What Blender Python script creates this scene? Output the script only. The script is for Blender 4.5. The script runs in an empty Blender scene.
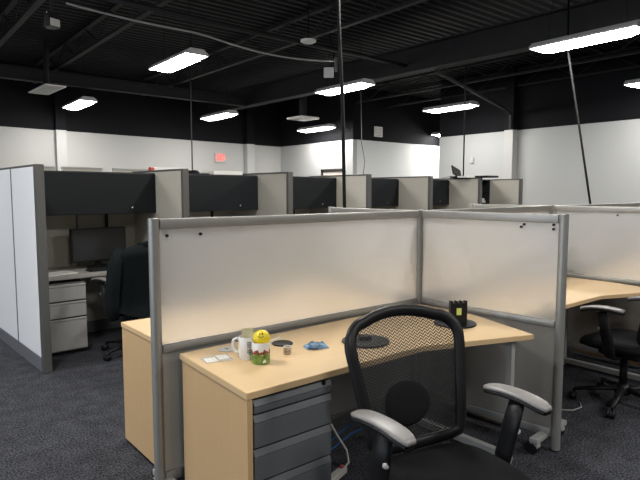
import bpy, bmesh, math, random
from mathutils import Vector, Matrix
random.seed(7)
S = bpy.context.scene
COL = S.collection
PI = math.pi
rad = math.radians

# ------------------------------------------------------------------ materials
def mat(name, col, rough=0.6, metal=0.0, spec=0.5, noise=0.0, nscale=40.0, bump=0.0, bscale=200.0, stretch=None, emit=None):
    m = bpy.data.materials.new(name); m.use_nodes = True
    nt = m.node_tree; b = nt.nodes['Principled BSDF']
    b.inputs['Base Color'].default_value = (*col, 1)
    b.inputs['Roughness'].default_value = rough
    b.inputs['Metallic'].default_value = metal
    b.inputs['Specular IOR Level'].default_value = spec
    if emit:
        b.inputs['Emission Color'].default_value = (*emit[0], 1)
        b.inputs['Emission Strength'].default_value = emit[1]
    tc = nt.nodes.new('ShaderNodeTexCoord')
    src = tc.outputs['Object']
    if stretch:
        mp = nt.nodes.new('ShaderNodeMapping'); mp.inputs['Scale'].default_value = stretch
        nt.links.new(src, mp.inputs['Vector']); src = mp.outputs['Vector']
    if noise:
        n = nt.nodes.new('ShaderNodeTexNoise'); n.inputs['Scale'].default_value = nscale; n.inputs['Detail'].default_value = 4
        nt.links.new(src, n.inputs['Vector'])
        r = nt.nodes.new('ShaderNodeValToRGB')
        r.color_ramp.elements[0].position = 0.3; r.color_ramp.elements[1].position = 0.7
        r.color_ramp.elements[0].color = (*[max(0, c * (1 - noise)) for c in col], 1)
        r.color_ramp.elements[1].color = (*[min(1, c * (1 + noise)) for c in col], 1)
        nt.links.new(n.outputs['Fac'], r.inputs['Fac']); nt.links.new(r.outputs['Color'], b.inputs['Base Color'])
    if bump:
        n2 = nt.nodes.new('ShaderNodeTexNoise'); n2.inputs['Scale'].default_value = bscale
        bp = nt.nodes.new('ShaderNodeBump'); bp.inputs['Strength'].default_value = bump; bp.inputs['Distance'].default_value = 0.004
        nt.links.new(src, n2.inputs['Vector']); nt.links.new(n2.outputs['Fac'], bp.inputs['Height']); nt.links.new(bp.outputs['Normal'], b.inputs['Normal'])
    return m

def carpet_mat():
    m = bpy.data.materials.new('charcoal carpet'); m.use_nodes = True
    nt = m.node_tree; b = nt.nodes['Principled BSDF']; b.inputs['Roughness'].default_value = 0.95; b.inputs['Specular IOR Level'].default_value = 0.15
    tc = nt.nodes.new('ShaderNodeTexCoord')
    n = nt.nodes.new('ShaderNodeTexNoise'); n.inputs['Scale'].default_value = 95; n.inputs['Detail'].default_value = 3
    n3 = nt.nodes.new('ShaderNodeTexNoise'); n3.inputs['Scale'].default_value = 9; n3.inputs['Detail'].default_value = 3
    add = nt.nodes.new('ShaderNodeMath'); add.operation = 'MULTIPLY_ADD'; add.inputs[1].default_value = 0.22
    r = nt.nodes.new('ShaderNodeValToRGB')
    r.color_ramp.elements[0].position = 0.50; r.color_ramp.elements[0].color = (0.0105, 0.0115, 0.0145, 1)
    r.color_ramp.elements[1].position = 0.78; r.color_ramp.elements[1].color = (0.095, 0.098, 0.114, 1)
    nt.links.new(tc.outputs['Object'], n.inputs['Vector']); nt.links.new(tc.outputs['Object'], n3.inputs['Vector'])
    nt.links.new(n3.outputs['Fac'], add.inputs[0]); nt.links.new(n.outputs['Fac'], add.inputs[2])
    nt.links.new(add.outputs[0], r.inputs['Fac']); nt.links.new(r.outputs['Color'], b.inputs['Base Color'])
    bp = nt.nodes.new('ShaderNodeBump'); bp.inputs['Strength'].default_value = 0.6; bp.inputs['Distance'].default_value = 0.006
    nt.links.new(n.outputs['Fac'], bp.inputs['Height']); nt.links.new(bp.outputs['Normal'], b.inputs['Normal'])
    return m

def wall_mat(name, col):     # pale paint below 2.9 m, black paint above
    m = bpy.data.materials.new(name); m.use_nodes = True
    nt = m.node_tree; b = nt.nodes['Principled BSDF']; b.inputs['Roughness'].default_value = 0.8; b.inputs['Specular IOR Level'].default_value = 0.2
    g = nt.nodes.new('ShaderNodeNewGeometry'); s = nt.nodes.new('ShaderNodeSeparateXYZ')
    gt = nt.nodes.new('ShaderNodeMath'); gt.operation = 'GREATER_THAN'; gt.inputs[1].default_value = 2.9
    mx = nt.nodes.new('ShaderNodeMix'); mx.data_type = 'RGBA'
    mx.inputs['A'].default_value = (*col, 1); mx.inputs['B'].default_value = (0.0045, 0.0048, 0.0065, 1)
    nt.links.new(g.outputs['Position'], s.inputs[0]); nt.links.new(s.outputs['Z'], gt.inputs[0]); nt.links.new(gt.outputs[0], mx.inputs['Factor'])
    nt.links.new(mx.outputs['Result'], b.inputs['Base Color'])
    return m

def frosted_mat(name, col, clear=0.3, rough=0.5, trans=0.5):
    m = bpy.data.materials.new(name); m.use_nodes = True
    nt = m.node_tree; nt.nodes.remove(nt.nodes['Principled BSDF']); out = nt.nodes['Material Output']
    d = nt.nodes.new('ShaderNodeBsdfDiffuse'); d.inputs['Color'].default_value = (*col, 1)
    t = nt.nodes.new('ShaderNodeBsdfTranslucent'); t.inputs['Color'].default_value = (*[min(1, c * 1.15) for c in col], 1)
    rf = nt.nodes.new('ShaderNodeBsdfRefraction'); rf.inputs['Color'].default_value = (1, 1, 1, 1); rf.inputs['Roughness'].default_value = rough; rf.inputs['IOR'].default_value = 1.32
    gl = nt.nodes.new('ShaderNodeBsdfGlossy'); gl.inputs['Roughness'].default_value = 0.38
    a = nt.nodes.new('ShaderNodeMixShader'); a.inputs[0].default_value = trans
    c = nt.nodes.new('ShaderNodeMixShader'); c.inputs[0].default_value = clear
    e = nt.nodes.new('ShaderNodeMixShader'); e.inputs[0].default_value = 0.05
    nt.links.new(d.outputs[0], a.inputs[1]); nt.links.new(t.outputs[0], a.inputs[2])
    nt.links.new(a.outputs[0], c.inputs[1]); nt.links.new(rf.outputs[0], c.inputs[2])
    nt.links.new(c.outputs[0], e.inputs[1]); nt.links.new(gl.outputs[0], e.inputs[2])
    nt.links.new(e.outputs[0], out.inputs['Surface'])
    return m

def mesh_weave_mat():
    m = bpy.data.materials.new('black chair mesh weave'); m.use_nodes = True
    nt = m.node_tree; b = nt.nodes['Principled BSDF']; out = nt.nodes['Material Output']
    b.inputs['Base Color'].default_value = (0.012, 0.012, 0.013, 1); b.inputs['Roughness'].default_value = 0.55
    tc = nt.nodes.new('ShaderNodeTexCoord')
    sp = nt.nodes.new('ShaderNodeSeparateXYZ'); nt.links.new(tc.outputs['Object'], sp.inputs[0])
    def mth(op, a, b):
        n = nt.nodes.new('ShaderNodeMath'); n.operation = op
        for k, q in enumerate((a, b)):
            if q is None: continue
            if isinstance(q, (int, float)): n.inputs[k].default_value = q
            else: nt.links.new(q, n.inputs[k])
        return n.outputs[0]
    zig = mth('PINGPONG', sp.outputs['X'], .012)                       # herringbone rows
    ph = mth('FRACT', mth('DIVIDE', mth('ADD', sp.outputs['Z'], zig), .0125), None)
    r_ = mth('MULTIPLY', mth('GREATER_THAN', ph, .48), .56)
    class _r: outputs = [mth('ADD', r_, .06)]
    r = _r
    tr = nt.nodes.new('ShaderNodeBsdfTransparent'); mx = nt.nodes.new('ShaderNodeMixShader')
    nt.links.new(r.outputs[0], mx.inputs[0]); nt.links.new(b.outputs[0], mx.inputs[1]); nt.links.new(tr.outputs[0], mx.inputs[2])
    nt.links.new(mx.outputs[0], out.inputs['Surface'])
    return m

M = {
 'carpet': carpet_mat(),
 'wall_warm': wall_mat('warm white wall paint', (0.47, 0.466, 0.45)),
 'wall_cool': wall_mat('pale grey wall paint', (0.44, 0.445, 0.44)),
 'wall_lamplit': wall_mat('wall paint with lamplight added', (0.72, 0.73, 0.72)),  # same paint as the other walls, lamp brightness put into the passage colour
 'column': wall_mat('column paint', (0.47, 0.47, 0.455)),
 'deck': mat('black roof deck', (0.006, 0.006, 0.007), 0.7, noise=0.3, nscale=3),
 'steel': mat('black painted steel', (0.011, 0.011, 0.0125), 0.7, noise=0.2, nscale=6),
 'steel_lite': mat('grey painted joist', (0.0075, 0.0075, 0.008), 0.7, noise=0.2, nscale=6),
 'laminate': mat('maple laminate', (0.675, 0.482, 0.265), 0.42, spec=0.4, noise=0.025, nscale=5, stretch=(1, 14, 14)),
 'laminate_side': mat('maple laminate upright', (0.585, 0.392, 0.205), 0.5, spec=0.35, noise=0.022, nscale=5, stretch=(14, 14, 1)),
 'edge': mat('brown edge band', (0.30, 0.18, 0.085), 0.5),
 'alu': mat('satin aluminium', (0.36, 0.355, 0.335), 0.42, metal=0.55, noise=0.04, nscale=8),
 'alu_paint': mat('silver painted metal', (0.44, 0.44, 0.43), 0.45, metal=0.3),
 'frost': frosted_mat('frosted polycarbonate', (0.955, 0.97, 0.99), clear=0.74, rough=0.50, trans=0.85),
 'smoked': frosted_mat('grey smoked panel', (0.42, 0.41, 0.39), clear=0.3, rough=0.35, trans=0.5),
 'graphite': mat('graphite drawer steel', (0.165, 0.174, 0.185), 0.45, metal=0.25, noise=0.05, nscale=2),
 'graphite_d': mat('graphite drawer recess', (0.02, 0.021, 0.024), 0.5, metal=0.2),
 'black': mat('black plastic', (0.007, 0.007, 0.008), 0.45, spec=0.3),
 'blackfab': mat('black seat fabric', (0.010, 0.010, 0.0115), 0.9, spec=0.15, bump=0.5, bscale=260),
 'weave': mesh_weave_mat(),
 'pad': mat('grey arm pad', (0.25, 0.24, 0.232), 0.36, noise=0.06, nscale=30),
 'chrome': mat('chrome', (0.6, 0.6, 0.6), 0.2, metal=1.0),
 'cub_fab': mat('taupe cubicle fabric', (0.50, 0.475, 0.415), 0.9, noise=0.06, nscale=180, bump=0.3, bscale=300),
 'cub_out': mat('pale outer cubicle fabric', (0.82, 0.825, 0.84), 0.85, noise=0.03, nscale=180),
 'cub_frame': mat('grey cubicle trim', (0.085, 0.083, 0.078), 0.5),
 'cub_base': mat('grey cubicle base', (0.15, 0.15, 0.165), 0.55),
 'bin_door': mat('slate flipper door', (0.0085, 0.0102, 0.0128), 0.6, spec=0.25, bump=0.1, bscale=200),
 'bin_body': mat('dark bin shell', (0.012, 0.013, 0.015), 0.5),
 'grey_top': mat('grey worktop', (0.33, 0.32, 0.30), 0.5, noise=0.05, nscale=60),
 'grey_ped': mat('putty grey pedestal', (0.36, 0.355, 0.345), 0.5),
 'grey_ped_d': mat('putty grey shadow gap', (0.09, 0.09, 0.088), 0.6),
 'screen': mat('dark monitor glass', (0.022, 0.022, 0.024), 0.4),
 'jacket': mat('black jacket cloth', (0.0095, 0.0125, 0.0135), 0.95, spec=0.08, bump=0.5, bscale=120),
 'lens': mat('lit lamp lens', (0.9, 0.9, 0.9), 0.5, emit=((1.0, 0.975, 0.93), 37.0)),
 'lamp_body': mat('white lamp housing', (0.62, 0.61, 0.60), 0.5),
 'white': mat('white plastic', (0.72, 0.72, 0.70), 0.45),
 'vent': mat('white vent enamel', (0.85, 0.82, 0.77), 0.5),
 'grey_disc': mat('grey plastic disc', (0.50, 0.49, 0.46), 0.5),
 'paper': mat('white paper', (0.78, 0.77, 0.73), 0.8),
 'sleeve': mat('clear badge sleeve', (0.50, 0.46, 0.40), 0.15, noise=0.1, nscale=60),
 'card': mat('pale card', (0.74, 0.72, 0.66), 0.5, noise=0.15, nscale=70),
 'note': mat('faded banknote paper', (0.62, 0.58, 0.40), 0.8, noise=0.2, nscale=90),
 'sticker': mat('yellow green sticker', (0.60, 0.66, 0.16), 0.5),
 'mug': mat('white glazed mug', (0.74, 0.73, 0.70), 0.18),
 'mug_ink': mat('slate mug print', (0.10, 0.14, 0.17), 0.3),
 'mug_green': mat('grass green mug print', (0.14, 0.23, 0.04), 0.25, noise=0.5, nscale=60),
 'mug_red': mat('red poppy mug print', (0.26, 0.05, 0.03), 0.25, noise=0.5, nscale=110),
 'yellow': mat('yellow foam', (0.80, 0.62, 0.015), 0.4),
 'packet': mat('blue foil packet', (0.11, 0.22, 0.36), 0.3, noise=0.9, nscale=38),
 'speckle': mat('speckled cup print', (0.42, 0.36, 0.27), 0.4, noise=0.95, nscale=150),
 'exit_red': mat('exit sign red', (0.9, 0.05, 0.04), 0.5, emit=((1.0, 0.06, 0.05), 1.6)),
 'blue_cable': mat('blue data cable', (0.03, 0.13, 0.36), 0.45),
 'grey_cable': mat('grey power cable', (0.48, 0.47, 0.45), 0.5),
 'black_cable': mat('black cable', (0.007, 0.007, 0.007), 0.6, spec=0.15, noise=0.5, nscale=20),
 'red_switch': mat('red switch', (0.5, 0.03, 0.02), 0.4),
 'door_frame': mat('dark door frame', (0.02, 0.018, 0.016), 0.5),
 'door_leaf': mat('pale pink door leaf', (0.56, 0.49, 0.45), 0.6),
 'flex': mat('grey conduit', (0.15, 0.15, 0.16), 0.5),
}

# ------------------------------------------------------------------ mesh builder
class MB:
    def __init__(self): self.bm = bmesh.new()
    def _merge(self, tmp, mtx=None):
        if mtx is not None: tmp.transform(mtx)
        me = bpy.data.meshes.new('t'); tmp.to_mesh(me); tmp.free(); self.bm.from_mesh(me); bpy.data.meshes.remove(me); return self
    def box(self, a, b, bev=0.0, mtx=None):
        t = bmesh.new(); bmesh.ops.create_cube(t, size=1)
        d = [abs(b[i] - a[i]) for i in range(3)]; c = [(a[i] + b[i]) / 2 for i in range(3)]
        for v in t.verts: v.co = Vector([v.co[i] * d[i] + c[i] for i in range(3)])
        if bev: bmesh.ops.bevel(t, geom=t.edges[:], offset=min(bev, min(d) * .45), segments=2, affect='EDGES', profile=0.6)
        return self._merge(t, mtx)
    def prism(self, pts, z0, z1, bev=0.0, mtx=None):
        t = bmesh.new()
        lo = [t.verts.new((x, y, z0)) for x, y in pts]; hi = [t.verts.new((x, y, z1)) for x, y in pts]
        n = len(pts); t.faces.new(lo[::-1]); t.faces.new(hi)
        for i in range(n): t.faces.new((lo[i], lo[(i + 1) % n], hi[(i + 1) % n], hi[i]))
        bmesh.ops.recalc_face_normals(t, faces=t.faces[:])
        if bev: bmesh.ops.bevel(t, geom=t.edges[:], offset=bev, segments=2, affect='EDGES')
        return self._merge(t, mtx)
    def tube(self, pts, r, n=8, closed=False, flat=1.0, up=None, caps=True):
        pts = [Vector(p) for p in pts]; N = len(pts); rs = r if isinstance(r, (list, tuple)) else [r] * N
        t = bmesh.new(); rings = []; prev = None
        for i, p in enumerate(pts):
            if closed: d = pts[(i + 1) % N] - pts[i - 1]
            else: d = pts[min(i + 1, N - 1)] - pts[max(i - 1, 0)]
            d.normalize()
            if up is not None: u = Vector(up)
            elif prev is None: u = Vector((0, 0, 1)) if abs(d.z) < .9 else Vector((1, 0, 0))
            else: u = prev
            s = d.cross(u); s.normalize(); w = s.cross(d); w.normalize(); prev = w
            rings.append([t.verts.new(p + s * math.cos(2 * PI * k / n) * rs[i] + w * math.sin(2 * PI * k / n) * rs[i] * flat) for k in range(n)])
        for i in range(N if closed else N - 1):
            a, b = rings[i], rings[(i + 1) % N]
            for k in range(n): t.faces.new((a[k], a[(k + 1) % n], b[(k + 1) % n], b[k]))
        if caps and not closed: t.faces.new(rings[0][::-1]); t.faces.new(rings[-1])
        bmesh.ops.recalc_face_normals(t, faces=t.faces[:])
        return self._merge(t)
    def cyl(self, a, b, r, n=16, r2=None): return self.tube([a, b], [r, r if r2 is None else r2], n)
    def lathe(self, prof, n=32, c=(0, 0, 0), closed=True):
        t = bmesh.new(); rings = []
        for r, z in prof:
            if r < 1e-6: rings.append([t.verts.new((c[0], c[1], c[2] + z))])
            else: rings.append([t.verts.new((c[0] + r * math.cos(2 * PI * k / n), c[1] + r * math.sin(2 * PI * k / n), c[2] + z)) for k in range(n)])
        for a, b in zip(rings, rings[1:]):
            for k in range(n):
                if len(a) == 1 and len(b) == 1: continue
                if len(a) == 1: t.faces.new((a[0], b[k], b[(k + 1) % n]))
                elif len(b) == 1: t.faces.new((a[k], a[(k + 1) % n], b[0]))
                else: t.faces.new((a[k], a[(k + 1) % n], b[(k + 1) % n], b[k]))
        bmesh.ops.recalc_face_normals(t, faces=t.faces[:])
        return self._merge(t)
    def grid(self, f, nu, nv, closed_u=False):
        t = bmesh.new(); V = [[t.verts.new(f(i / (nu if closed_u else nu - 1), j / (nv - 1))) for j in range(nv)] for i in range(nu)]
        for i in range(nu if closed_u else nu - 1):
            for j in range(nv - 1):
                i2 = (i + 1) % nu
                try: t.faces.new((V[i][j], V[i2][j], V[i2][j + 1], V[i][j + 1]))
                except ValueError: pass
        bmesh.ops.remove_doubles(t, verts=t.verts[:], dist=1e-5)
        bmesh.ops.recalc_face_normals(t, faces=t.faces[:])
        return self._merge(t)
    def build(self, name, m, parent=None, smooth=False, mods=None):
        me = bpy.data.meshes.new(name); self.bm.to_mesh(me); self.bm.free(); me.materials.append(m)
        if smooth:
            for p in me.polygons: p.use_smooth = True
            if smooth == 'auto':
                me.set_sharp_from_angle(angle=rad(40))
        o = bpy.data.objects.new(name, me); COL.objects.link(o)
        if parent is not None: o.parent = parent
        return o

def tag(o, label, cat, group=None, kind=None):
    o['label'] = label; o['category'] = cat
    if group: o['group'] = group
    if kind: o['kind'] = kind
    return o
def thing(name, label, cat, loc=(0, 0, 0), rz=0.0, group=None):
    o = bpy.data.objects.new(name, None); o.empty_display_size = 0.1; COL.objects.link(o)
    o.location = loc; o.rotation_euler = (0, 0, rz); return tag(o, label, cat, group)
def struct(o): o['kind'] = 'structure'; return o
def kids(o): return [c for c in COL.objects if c.parent == o]
def dup(o, parent=None, loc=None, rz=None, label=None, group=None):
    c = o.copy(); COL.objects.link(c); c.parent = parent
    for k in kids(o): dup(k, c)
    if loc is not None: c.location = loc
    if rz is not None: c.rotation_euler = (0, 0, rz)
    if label: c['label'] = label
    if group: c['group'] = group
    return c

# ------------------------------------------------------------------ room shell
def wall(name, p, q, m, z1=4.45, th=0.15, side=1):
    p = Vector((*p, 0)); q = Vector((*q, 0)); d = (q - p).normalized(); n = Vector((-d.y, d.x, 0)) * side
    pts = [(p.x, p.y), (q.x, q.y), ((q + n * th).x, (q + n * th).y), ((p + n * th).x, (p + n * th).y)]
    return struct(MB().prism(pts, 0, z1).build(name, m))
def wly(x): return 13.75 + 0.0875 * (x - 2.4)      # face of the far left-hand wall
struct(MB().box((-7, -7, -0.1), (17, 16.5, 0)).build('floor', M['carpet']))
wall('wall_left', (-6.0, wly(-6)), (10.3, wly(10.3)), M['wall_warm'])
wall('wall_bay', (10.3, 11.1), (10.3, wly(10.3)), M['wall_cool'], side=-1)
wall('wall_passage', (10.45, 11.1), (16, 11.1), M['wall_lamplit'])
wall('wall_passage_end', (16, 8.9), (16, 11.1), M['wall_lamplit'], side=-1)
wall('wall_right', (11.7, -6), (11.7, 9.3), M['wall_cool'], side=-1)
wall('wall_passage_near', (11.85, 9.3), (16, 9.3), M['wall_cool'], side=-1)
wall('wall_behind', (-6, -6), (11.7, -6), M['wall_cool'], side=-1)
# the wall beside the camera carries the windows the daylight comes through
w = MB(); X0 = -6.0
w.box((X0 - .15, -6, 0), (X0, wly(X0), 0.8)); w.box((X0 - .15, -6, 2.4), (X0, wly(X0), 4.45))
ys = [-6, -1, 2.2, 3.2, 6.4, wly(X0)]
for a, b in ((-6, -1), (2.2, 3.2), (6.4, wly(X0))): w.box((X0 - .15, a, 0.8), (X0, b, 2.4))
struct(w.build('wall_window_side', M['wall_warm']))
for i, (a, b) in enumerate(((-1, 2.2), (3.2, 6.4))):
    f = MB()
    for y in (a, (a + b) / 2 - .03, b - .06): f.box((X0 - .1, y, .8), (X0 - .04, y + .06, 2.4))
    for z in (.8, 2.34): f.box((X0 - .1, a, z), (X0 - .04, b, z + .06))
    struct(f.build('window_%d' % (i + 1), M['white']))
    L = bpy.data.lights.new('daylight', 'AREA'); L.shape = 'RECTANGLE'; L.size = b - a; L.size_y = 1.6; L.energy = 120; L.color = (0.72, 0.84, 1.0)
    lo = bpy.data.objects.new('daylight', L); COL.objects.link(lo); lo.location = (X0 - .2, (a + b) / 2, 1.6); lo.rotation_euler = (0, rad(-90), 0)
# columns standing proud of the walls
def column(name, x, y, sx, sy): return struct(MB().box((x - sx / 2, y - sy / 2, 0), (x + sx / 2, y + sy / 2, 4.4)).build(name, M['column']))
column('column', 3.62, wly(3.62) - .06, 0.22, 0.2)
column('column', 9.02, wly(9.02) - .06, 0.25, 0.2)
column('column', 11.6, 7.17, 0.22, 0.22)
# doorway in the bay wall
d = MB(); xx = 10.27
for y in (11.40, 12.33): d.box((xx, y, 0), (10.31, y + .09, 2.13))
d.box((xx, 11.40, 2.05), (10.31, 12.42, 2.13))
fr = struct(d.build('door_1', M['door_frame']))
MB().box((10.285, 11.49, 0.01), (10.31, 12.33, 2.05)).build('door_leaf', M['door_leaf'], fr)
# roof deck: trapezoid ribs running in x
t = bmesh.new(); prof = []; y = -6.5; zz = 4.3
while y < 16:
    prof += [(y, zz), (y + .06, zz), (y + .085, zz + .05), (y + .145, zz + .05)]; y += .17
A = [t.verts.new((-6.5, p[0], p[1])) for p in prof]; B_ = [t.verts.new((16.3, p[0], p[1])) for p in prof]
for i in range(len(prof) - 1): t.faces.new((A[i], A[i + 1], B_[i + 1], B_[i]))
me = bpy.data.meshes.new('ceiling'); t.to_mesh(me); t.free(); me.materials.append(M['deck'])
struct(me and (lambda o: (COL.objects.link(o), o)[1])(bpy.data.objects.new('ceiling', me)))
# girders and open-web joists
def ibeam(name, p, q, z0, z1, wd, m):
    p = Vector((*p, 0)); q = Vector((*q, 0)); d = q - p; L = d.length; a = math.atan2(d.y, d.x)
    b = MB(); b.box((0, -wd / 2, z0), (L, wd / 2, z0 + .025)); b.box((0, -wd / 2, z1 - .025), (L, wd / 2, z1)); b.box((0, -.012, z0), (L, .012, z1))
    o = b.build(name, m); o.location = p; o.rotation_euler = (0, 0, a); return struct(o)
ibeam('beam', (8.05, -5.9), (7.5, 13.9), 3.60, 4.05, 0.22, M['steel'])
ibeam('beam', (-5.9, 11.55), (7.45, 11.9), 3.58, 3.82, 0.16, M['steel'])
def joist(x):
    b = MB(); y0, y1 = -5.8, 13.6; z0, z1 = 3.86, 4.27
    for z in (z0, z1 - .05): b.box((x - .04, y0, z), (x + .04, y1, z + .04))
    n = 32; st = (y1 - y0) / n
    for i in range(n):
        a = (x, y0 + i * st, z0 + .03 if i % 2 else z1 - .04); c = (x, y0 + (i + 1) * st, z1 - .04 if i % 2 else z0 + .03)
        b.tube([a, c], .014, 5)
    return struct(b.build('ceiling_joist', M['steel_lite']))
for k in (-3, -2, -1, 0, 1, 3, 5, 7, 8):
    xj = 1.86 + 1.22 * k
    if abs(xj - 7.8) > .4: joist(xj)
MB().tube([(7.80, 6.3, 3.58), (11.3, 7.08, 3.30), (11.42, 7.08, 3.22), (11.42, 7.08, 2.9)], .035, 8)  .build('conduit', M['steel'])
tag(bpy.data.objects['conduit'], 'dark pipe sloping from the girder down to the right wall column', 'pipe')

# ------------------------------------------------------------------ lamps
def lamp():
    r = thing('pendant_light', 'x', 'light', (0, 0, 0), 0, 'lit ceiling lights hung in rows')
    h = MB(); prof = [(-.17, 0), (-.17, .025), (-.10, .085), (.10, .085), (.17, .025), (.17, 0)]
    L = .66
    h.grid(lambda u, v: Vector((prof[int(round(v * 5))][0], -L + 2 * L * u, prof[int(round(v * 5))][1])), 2, 6)
    for s in (-1, 1): h.prism([(p[0], p[1]) for p in prof], -.004, .004, mtx=Matrix.Translation((0, s * L, 0)) @ Matrix.Rotation(PI / 2, 4, 'X'))
    h.build('housing', M['lamp_body'], r)
    lens = MB(); lp = [(-.165, .004), (-.12, -.035), (0, -.05), (.12, -.035), (.165, .004)]
    lens.grid(lambda u, v: Vector((lp[int(round(v * 4))][0] * (1 if 0 < u < 1 else .9), -L * .98 + 2 * L * .98 * u, lp[int(round(v * 4))][1] if .01 < u < .99 else .0)), 9, 5)
    lens.build('lens', M['lens'], r)
    for s in (-1, 1): MB().tube([(0, s * .5, .08), (0, s * .42, .86)], .004, 5).build('hanger_cable', M['black_cable'], r)
    return r
LAMPS = [((3.70, 7.80, 3.38), 'large lit ceiling light above the first cubicle, left of the girder'),
 ((3.62, 12.3, 3.30), 'lit ceiling light nearest the flat white diffuser by the left wall'),
 ((6.85, 12.2, 3.32), 'lit ceiling light above the red exit sign'),
 ((6.98, 7.78, 3.38), 'lit ceiling light crossed by the black power cable'),
 ((9.75, 12.0, 3.20), 'lit ceiling light below the square ceiling vent, by the doorway'),
 ((10.35, 7.95, 3.36), 'lit ceiling light in front of the right wall near the passage'),
 ((13.6, 10.35, 3.20), 'small distant lit ceiling light over the bright white passage'),
 ((7.03, 3.36, 3.36), 'largest lit ceiling light, at the top right corner'),
 ((10.6, 3.62, 3.36), 'lit ceiling light cut by the right edge of the photo'),
 ((3.6, 3.45, 3.38), 'ceiling light above the maple desk with the mugs'),
 ((0.2, 3.3, 3.38), 'ceiling light above the open carpet, left of the camera'),
 ((0.2, 7.8, 3.38), 'ceiling light above the pale outer cubicle panels'),
 ((0.2, -1.3, 3.38), 'ceiling light behind the camera'),
 ((3.6, -1.3, 3.38), 'ceiling light behind the foreground chair'),
 ((7.0, -1.3, 3.38), 'ceiling light over the floor beyond the right edge'),
 ((-3.3, 3.3, 3.38), 'ceiling light nearest the windows')]
l0 = lamp()
for i, (p, lb) in enumerate(LAMPS):
    o = l0 if i == 0 else dup(l0)
    o.location = p; o['label'] = lb; o.rotation_euler = (0, 0, rad(-1))

# ------------------------------------------------------------------ ceiling fittings
o = thing('ceiling_diffuser', 'flat pale rectangular diffuser hanging near the left wall', 'vent', (2.75, 11.25, 3.36), rad(2))
MB().box((-.18, -.55, 0), (.18, .55, .02), .006).build('diffuser_frame', M['vent'], o)
b = MB()
for k in range(7): b.box((-.15, -.5 + k * .15, -.008), (.15, -.43 + k * .15, .002))
b.build('grille', M['grey_disc'], o)
MB().tube([(0, 0, .03), (0, .02, .2), (.06, .1, .9)], [.08, .05, .05], 10).build('duct_stub', M['steel'], o)
o = thing('ceiling_vent', 'flat white square vent hanging in front of the far dark wall', 'vent', (8.95, 11.55, 3.36), rad(2))
MB().box((-.3, -.3, 0), (.3, .3, .05), .006).build('vent_frame', M['vent'], o)
b = MB()
for k in range(5): b.box((-.25, -.24 + k * .11, -.008), (.25, -.19 + k * .11, .002))
b.build('louvre', M['grey_disc'], o); MB().tube([(0, 0, .05), (0, 0, .9)], .1, 12).build('duct_stub', M['steel'], o)
o = thing('wall_vent', 'small white square grille high on the black wall above the passage', 'vent', (11.25, 11.085, 3.16))
MB().box((-.16, -.012, -.14), (.16, .012, .14), .005).build('vent_frame', M['vent'], o)
b = MB()
for k in range(6): b.box((-.13, -.018, -.11 + k * .04), (.13, -.01, -.09 + k * .04))
b.build('louvre', M['grey_disc'], o)
o = thing('smoke_detector', 'small white round detector under the dark ceiling', 'smoke detector', (4.98, 6.3, 3.6))
MB().lathe([(0, -.02), (.07, -.02), (.11, 0), (.11, .02), (0, .02)], 24).build('detector_cover', M['white'], o)
MB().tube([(0, 0, .02), (0, 0, .68)], .008, 6).build('conduit_drop', M['black_cable'], o)
o = thing('wifi_router', 'small white wireless box hung beside the black power cable under the girder', 'router', (6.55, 7.7, 3.62), rad(-40))
MB().box((-.09, -.02, -.1), (.09, .02, .08), .012).build('router_body', M['white'], o)
MB().box((.1, -.03, 0), (.16, .03, .26), .02).build('bracket', M['flex'], o)
MB().tube([(.02, 0, .08), (.1, .05, .3), (.0, .1, .70)], .012, 6).build('lead', M['black_cable'], o)
o = thing('ceiling_speaker', 'small triangular speaker with white faces hung at the upper left', 'speaker', (1.85, 7.2, 3.5), rad(20)); o.scale = (.6, .6, .6)
MB().prism([(-.12, -.1), (.12, -.1), (.12, .12), (0, .17), (-.12, .1)], -.13, .13, .01).build('speaker_box', M['black'], o)
MB().prism([(-.115, -.106), (-.02, -.106), (.09, -.11), (-.115, -.112)], -.12, .02).build('white_face', M['white'], o)
b = MB(); b.prism([(-.11, -.03), (.02, -.03), (-.11, .12)], -.115, -.1, mtx=Matrix.Translation((0, -.1, .04)) @ Matrix.Rotation(PI / 2, 4, 'X'))
b.prism([(.0, .11), (.12, .11), (.12, -.06)], -.115, -.1, mtx=Matrix.Translation((0, -.1, .0)) @ Matrix.Rotation(PI / 2, 4, 'X'))
b.build('white_face', M['white'], o)
MB().tube([(0, 0, .13), (0, 0, 1.3)], .03, 8).build('drop_rod', M['steel'], o)
def wire(name, pts, r, m, label, cat='cable'):
    return tag(MB().tube(pts, r, 6).build(name, M[m], None, True), label, cat)
def sag(p, q, s, n=14): return [(p[0] + (q[0] - p[0]) * i / n, p[1] + (q[1] - p[1]) * i / n, p[2] + (q[2] - p[2]) * i / n - s * math.sin(PI * i / n)) for i in range(n + 1)]
wire('cable', sag((2.0, 7.15, 3.72), (3.55, 7.0, 3.63), .02) + sag((3.6, 7.0, 3.64), (6.2, 7.15, 3.66), .1)[1:], .013, 'alu_paint', 'pale grey cable swagged under the joists at the upper left')
wire('conduit', [(2.0, 6.75, 3.75), (5.5, 6.85, 3.75), (7.7, 6.9, 3.75)], .035, 'steel_lite', 'straight dark conduit running above the swagged grey cable', 'pipe')
b_ = wire('power_cable', [(3.16, 3.62, 4.28), (3.15, 3.58, 3.0), (3.13, 3.50, 2.2), (3.10, 3.44, 1.36), (3.09, 3.42, .3), (3.08, 3.42, .02)], .015, 'black_cable', 'thick black power cable dropping from the ceiling behind the long frosted screen')
wire('power_cable', [(7.37, 3.77, 4.28), (7.36, 3.75, 3.4), (7.18, 3.475, 2.38), (7.0, 3.2, 1.34), (7.0, 3.2, .02)], .015, 'black_cable', 'slanting black power cable in front of the bare right wall')
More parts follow.
